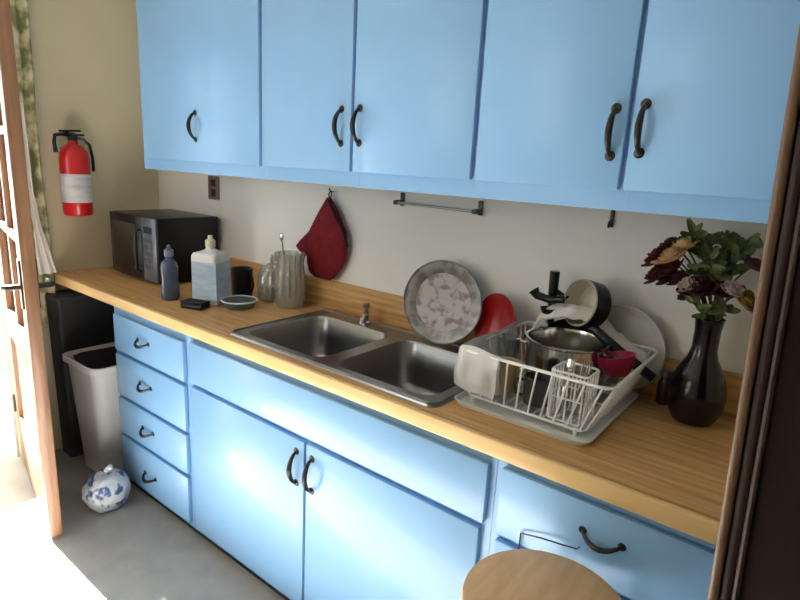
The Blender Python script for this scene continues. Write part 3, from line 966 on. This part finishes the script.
b = thing('mug', 'tan stoneware mug in the front of the dish rack', 'mug', (2.325, -0.36, INZ))
MB().lathe([(0, 0), (0.03, 0), (0.034, 0.004), (0.037, 0.082), (0.034, 0.084), (0.031, 0.08), (0.03, 0.01), (0, 0.008)], 28).obj('body', TAN, b)
MB().tube([(0.034, 0, 0.068), (0.054, 0, 0.066), (0.06, 0, 0.045), (0.052, 0, 0.022), (0.034, 0, 0.02)], 0.0045, 8).obj('handle', TAN, b)
b = thing('mug', 'dark stoneware mug in the dish rack between tan mug and cutlery basket', 'mug', (2.425, -0.373, INZ), (0, 0, R(200)))
MB().lathe([(0, 0), (0.03, 0), (0.034, 0.004), (0.036, 0.07), (0.033, 0.072), (0.031, 0.068), (0.03, 0.01), (0, 0.008)], 28).obj('body', GREYWARE, b)
MB().tube([(0.034, 0, 0.058), (0.052, 0, 0.056), (0.057, 0, 0.038), (0.050, 0, 0.018), (0.033, 0, 0.016)], 0.0045, 8).obj('handle', GREYWARE, b)
b = thing('drinking_glass', 'clear drinking glass in the left end of the dish rack', 'glass', (2.268, -0.24, INZ))
MB().lathe([(0, 0), (0.026, 0), (0.028, 0.004), (0.033, 0.11), (0.0305, 0.11), (0.026, 0.012), (0, 0.01)], 28).obj('body', GLASS, b)

b = thing('bowl', 'magenta bowl at the right end of the dish rack', 'bowl', (2.568, -0.222, 1.018), (0, R(-14), 0))
MB().lathe([(0, 0.002), (0.022, 0), (0.026, 0.003), (0.042, 0.025), (0.048, 0.052), (0.045, 0.053), (0.038, 0.027), (0.022, 0.007), (0, 0.006)], 32).obj('body', MAGENTA, b)

# cutlery
for i, (dx, dy, h_, rx, ry, nm, lb) in enumerate(((0.02, 0.03, 0.135, -4, 4, 'table_knife', 'steel table knife standing in the wire cutlery basket'),
                                                 (0.052, 0.045, 0.14, 3, 6, 'fork', 'steel fork standing handle down in the wire cutlery basket'))):
    r_ = thing(nm, lb, 'cutlery', (ux0 + dx, uy0 + dy, 0.949), (R(rx), R(ry), R(20 * i)))
    MB().box((-0.006, -0.0015, 0), (0.006, 0.0015, h_ * 0.5), 0.0012).obj('handle', CHROME, r_)
    if nm == 'fork':
        q = MB().box((-0.003, -0.001, h_ * 0.5), (0.003, 0.001, h_ * 0.72))
        q.box((-0.010, -0.001, h_ * 0.70), (0.010, 0.001, h_ * 0.78), 0.0008)
        for t in (-0.0085, -0.0028, 0.0028, 0.0085):
            q.box((t - 0.0014, -0.001, h_ * 0.77), (t + 0.0014, 0.001, h_))
        q.obj('tines', CHROME, r_)
    else:
        MB().box((-0.008, -0.0008, h_ * 0.5), (0.008, 0.0008, h_), 0.0007).obj('blade', CHROME, r_)

# white towel draped over the pot
def cloth(u, v):
    x = 2.292 + 0.300 * u + 0.006 * math.sin(9 * v)
    ya = lerp(-0.150, -0.098, min(1, max(0, (u - 0.35) / 0.3)))
    y = lerp(ya, -0.046, v)
    z = 1.088 + 0.030 * math.sin(PI * min(1, u / 0.72)) - 0.15 * max(0, u - 0.5) ** 1.1
    z += 0.026 * math.sin(PI * min(1, v * 1.05)) - 0.03 * (1 - min(1, u / 0.12)) ** 2
    z += 0.009 * noise.noise(Vector((x * 34, y * 34, 3))) + 0.005 * noise.noise(Vector((x * 70, y * 60, 8)))
    return (x, y, z)


cl = MB().grid(cloth, 36, 24, 0.006).obj('dish_towel', TOWEL, smooth=80)
tag(cl, 'white dish towel draped over the steel pot in the dish rack', 'towel')

# small saucepan lying on the towel, mouth towards the room
sp_ = thing('saucepan', 'small saucepan with beige inside lying on top of the dishes', 'pan', (2.425, -0.11, 1.158), (R(78), R(0), R(-30)))
sp_.scale = (0.86, 0.86, 0.86)
MB().lathe([(0, -0.042), (0.06, -0.042), (0.069, -0.034), (0.074, 0.03), (0.076, 0.03), (0.0775, 0.026), (0.073, -0.036), (0.062, -0.046), (0, -0.046)], 40).obj('body', BEIGEIN, sp_)
MB().lathe([(0.0778, 0.024), (0.0748, -0.035), (0.064, -0.048), (0, -0.048)], 40).obj('outside', BLACK, sp_)
MB().tube([(-0.072, 0.0, 0.016), (-0.10, 0.004, 0.020), (-0.135, 0.010, 0.024), (-0.148, 0.014, 0.025)], [0.007, 0.008, 0.010, 0.013], 12).obj('handle', BLACK, sp_)

# black pan handles
k = thing('frying_pan', 'black frying pan with long handle slanting down the right end of dish rack', 'pan', (2.385, -0.085, 1.02))
MB().tube([(0.058, -0.020, 0.078), (0.085, -0.066, 0.084), (0.160, -0.072, 0.040), (0.252, -0.066, -0.010)], [0.009, 0.013, 0.0145, 0.013], 12).obj('handle', BLACK, k)
MB().lathe([(0, 0), (0.065, 0), (0.073, 0.005), (0.079, 0.022), (0.077, 0.023), (0.070, 0.008), (0.064, 0.004), (0, 0.004)], 40, xf=T(0, 0, 0, 80, 0, 0)).obj('pan', BLACK, k)

k = thing('spatula', 'black spatula standing upright left of the beige saucepan', 'spatula', (2.318, -0.085, 0.96))
MB().tube([(0.004, 0, 0.10), (0.0, 0, 0.18), (-0.002, 0, 0.27)], [0.008, 0.013, 0.0145], 12).obj('handle', BLACK, k)
MB().box((-0.028, -0.002, 0.0), (0.028, 0.002, 0.10), 0.0018).obj('blade', BLACK, k)
k = thing('ladle', 'black ladle with hooked handle lying across the dishes beside the spatula', 'ladle', (2.335, -0.12, 1.10))
MB().tube([(-0.062, 0, 0.072), (-0.05, 0, 0.058), (-0.01, 0, 0.052), (0.03, 0, 0.06)], [0.016, 0.012, 0.011, 0.011], 12).obj('handle', BLACK, k)
MB().lathe([(0, -0.018), (0.016, -0.013), (0.024, 0.003), (0.022, 0.003), (0.014, -0.009), (0, -0.014)], 24, xf=T(-0.01, -0.004, 0.026)).obj('bowl', BLACK, k)

# plastic bag hung over the left end of the rack
def pbag(u, v):
    # u across (front to back, wrapping the front-left corner), v from outside bottom over the rim to inside
    a = u
    if a < 0.3:
        cx, cy, nx, ny = lerp(2.35, TX0 + 0.003, a / 0.3), TY0, 0.0, -1.0
    else:
        cx, cy, nx, ny = TX0, lerp(TY0, -0.14, (a - 0.3) / 0.7), -1.0, 0.0
    t = (v - 0.5) * 2
    out = 0.012 if v < 0.5 else -0.014
    out = 0.013 * math.cos(PI * v)
    z = RT + 0.012 - 0.11 * abs(t) ** 1.15
    wv = 0.008 * noise.noise(Vector((u * 9, v * 5, 1.7)))
    return (cx + nx * (out + wv), cy + ny * (out + wv), z + 0.010 * noise.noise(Vector((u * 7, 4.2, v))))


pb = MB().grid(pbag, 40, 26, 0.0016).obj('plastic_bag', FILM, smooth=80)
tag(pb, 'thin white plastic bag draped over the left corner of the dish rack', 'plastic bag')

# ------------------------------------------------------------------ vase and flowers
VX, VY = 2.733, -0.118
va = MB().lathe([(0, 0.002), (0.038, 0), (0.048, 0.004), (0.062, 0.032), (0.068, 0.068), (0.064, 0.102), (0.050, 0.138), (0.035, 0.166), (0.029, 0.19), (0.029, 0.235), (0.032, 0.26), (0.034, 0.268),
                 (0.032, 0.269), (0.028, 0.25), (0.025, 0.235), (0.025, 0.19), (0.031, 0.166), (0.046, 0.138), (0.060, 0.102), (0.063, 0.068), (0.05, 0.02), (0, 0.015)], 48)
va = va.obj('vase', VASE)
va.location = (VX, VY, CTZ)
tag(va, 'dark glossy bulb vase holding dried flowers at the right end of the counter', 'vase')
MOUTH = Vector((VX, VY, CTZ + 0.262))
NECK = Vector((VX, VY, CTZ + 0.19))


def petal(b, base, up, side, out, L, wdt, curl):
    """cupped petal patch"""
    def fn(u, v):
        wv = math.sin(PI * min(0.97, 0.12 + 0.8 * u)) ** 0.7
        s = (v - 0.5) * 2
        p = base + up * (L * u) + side * (s * wdt * wv) + out * (curl * L * u * u - 0.35 * wdt * s * s * wv + 0.15 * L * math.sin(PI * u))
        return p
    b.grid(fn, 5, 4, 0.0012)


def stem_pts(tip, bend, rnd):
    a = NECK + Vector((rnd.uniform(-.01, .01), rnd.uniform(-.01, .01), -0.02))
    m1 = MOUTH + Vector((rnd.uniform(-.013, .013), rnd.uniform(-.013, .013), 0.0))
    pts = []
    for i in range(9):
        t = i / 8
        p = m1.lerp(tip, t) + Vector((0, 0, bend * math.sin(PI * t)))
        pts.append(p)
    return [a] + pts


def flower(name, label, cat, tip, size, material, seed, group=None, face=None, bend=0.02, petals=18):
    size *= 1.3
    rnd = random.Random(seed)
    tip = Vector(tip)
    rt = thing(name, label, cat, tuple(MOUTH), group=group)
    sb = MB().tube(stem_pts(tip, bend, rnd), 0.0022, 6)
    bmesh.ops.translate(sb.bm, verts=sb.bm.verts, vec=-MOUTH)
    sb.obj('stem', STEM, rt)
    axis = Vector(face) if face else (tip - MOUTH)
    axis.normalize()
    a1 = axis.cross(Vector((0.3, 1, 0.2))).normalized()
    a2 = axis.cross(a1)
    b = MB()
    for k in range(petals):
        layer = k / petals
        ang_ = k * 2.39996
        o = (a1 * math.cos(ang_) + a2 * math.sin(ang_))
        s = axis.cross(o)
        tilt = 0.18 + 0.85 * layer
        up = (axis * math.cos(tilt) + o * math.sin(tilt)).normalized()
        ou = (o * math.cos(tilt) - axis * math.sin(tilt)).normalized()
        petal(b, tip - axis * size * 0.25 + o * size * 0.10 * layer, up, s, ou, size * (0.75 + 0.35 * layer) * rnd.uniform(0.85, 1.1), size * (0.35 + 0.2 * layer), 0.25 * layer)
    bmesh.ops.translate(b.bm, verts=b.bm.verts, vec=-MOUTH)
    b.obj('bloom', material, rt, smooth=80)
    return rt


def leafy(name, label, cat, tip, nleaf, L, material, seed, group=None, bend=0.02, start=0.35):
    nleaf = int(nleaf * 1.5)
    rnd = random.Random(seed)
    tip = Vector(tip)
    pts = stem_pts(tip, bend, rnd)
    rt = thing(name, label, cat, tuple(MOUTH), group=group)
    sb = MB().tube(pts, 0.002, 6)
    bmesh.ops.translate(sb.bm, verts=sb.bm.verts, vec=-MOUTH)
    sb.obj('stem', STEM, rt)
    b = MB()
    for k in range(nleaf):
        t = start + (1 - start) * k / max(1, nleaf - 1)
        i = 1 + t * 8
        i0 = min(8, int(i))
        p = pts[i0].lerp(pts[min(9, i0 + 1)], i - i0)
        d = (tip - MOUTH).normalized()
        o = Vector((rnd.uniform(-1, 1), rnd.uniform(-1, 1), rnd.uniform(-0.5, 0.7))).normalized()
        up = (d * 0.45 + o).normalized()
        s = up.cross(Vector((rnd.uniform(-.3, .3), -1, 0.4))).normalized()
        ou = up.cross(s)
        petal(b, p, up, s, ou, L * rnd.uniform(0.7, 1.15), L * 0.19, rnd.uniform(-0.2, 0.3))
    bmesh.ops.translate(b.bm, verts=b.bm.verts, vec=-MOUTH)
    b.obj('foliage', material, rt, smooth=80)
    return rt


vy = VY
GB = 'dark dried roses on the left of the vase'
LB = 'dark burgundy dried rose on the left side of the vase bouquet'
for i, (x, z, dy, s) in enumerate(((2.596, 1.312, -0.01, 0.032), (2.618, 1.345, 0.01, 0.028), (2.607, 1.275, -0.03, 0.030), (2.632, 1.292, -0.03, 0.030), (2.655, 1.268, -0.01, 0.026), (2.622, 1.262, 0.02, 0.026))):
    flower('dried_rose', LB, 'flower', (x, vy + dy, z), s, BURG, 20 + i, GB, bend=0.035)
GP = 'peach dried roses in the vase'
LP = 'pale peach dried rose between the burgundy roses and the green leaves'
for i, (x, z, dy, s) in enumerate(((2.636, 1.325, -0.045, 0.032), (2.655, 1.352, -0.03, 0.027))):
    flower('dried_rose', LP, 'flower', (x, vy + dy, z), s, PEACH, 40 + i, GP, bend=0.03)
GC = 'dusky dried roses above the vase mouth'
LC = 'dusky maroon dried rose low in the centre above the vase mouth'
for i, (x, z, dy, s) in enumerate(((2.705, 1.262, -0.055, 0.034), (2.742, 1.262, -0.04, 0.030))):
    flower('dried_rose', LC, 'flower', (x, vy + dy, z), s, BURG, 60 + i, GC, bend=0.0)
flower('dried_rose', 'pale pinkish dried rose just left of the dusky centre roses', 'flower', (2.683, vy - 0.06, 1.262), 0.021, PALEPINK, 71, bend=0.0)
flower('dried_rose', 'greyish pink dried rose right of the dusky centre roses', 'flower', (2.772, vy - 0.05, 1.268), 0.020, PALEPINK, 72, bend=0.0)
flower('dried_flower', 'mustard yellow dried flower drooping at the right of the bouquet', 'flower', (2.80, vy - 0.03, 1.245), 0.026, YELL, 73, bend=0.03)
flower('dried_rose', 'nearly black dried rose at the right edge of the bouquet near the post', 'flower', (2.802, vy - 0.02, 1.325), 0.022, BURG, 74, bend=0.02)
GL = 'green leafy sprigs in the vase'
LL = 'green leafy sprig standing up in the middle of the bouquet'
for i, (x, z, dy, n, L) in enumerate(((2.668, 1.392, -0.01, 12, 0.05), (2.70, 1.375, -0.03, 14, 0.05), (2.735, 1.372, 0.0, 13, 0.052), (2.715, 1.335, -0.05, 12, 0.048))):
    leafy('leafy_sprig', LL, 'sprig', (x, vy + dy, z), n, L, LEAF, 90 + i, GL, bend=0.015)
leafy('leafy_sprig', 'thin green sprig arching right towards the dark post', 'sprig', (2.785, vy - 0.01, 1.385), 8, 0.05, LEAF, 99, bend=0.02, start=0.55)
leafy('leafy_sprig', 'low dull green sprig hanging at the front of the vase mouth', 'sprig', (2.70, vy - 0.06, 1.225), 8, 0.035, LEAF, 100, bend=0.0, start=0.2)

leafy('leafy_sprig', 'low dark sprig drooping right of the vase mouth', 'sprig', (2.768, vy - 0.045, 1.222), 7, 0.042, LEAF, 101, bend=0.01, start=0.4)
leafy('dried_sprig', 'thin brown dried sprig drooping left below the burgundy roses', 'sprig', (2.668, vy - 0.05, 1.238), 6, 0.03, mat('brown_leaf', (58, 36, 26), 0.7, scale=30, rgb2=(92, 60, 40)), 102, bend=0.015, start=0.45)
b = thing('glass_jar', 'small dark glass jar between the dish rack and the vase', 'jar', (2.648, -0.055, CTZ))
MB().lathe([(0, 0), (0.016, 0), (0.018, 0.003), (0.019, 0.055), (0.014, 0.07), (0.014, 0.078), (0, 0.078)], 24).obj('body', mat('brown_glass', (58, 46, 42), 0.12, coat=0.5), b)
MB().lathe([(0, 0.0785), (0.016, 0.0785), (0.016, 0.094), (0.0, 0.096)], 20).obj('lid', mat('tarnished_lid', (120, 106, 100), 0.35, 0.6), b)
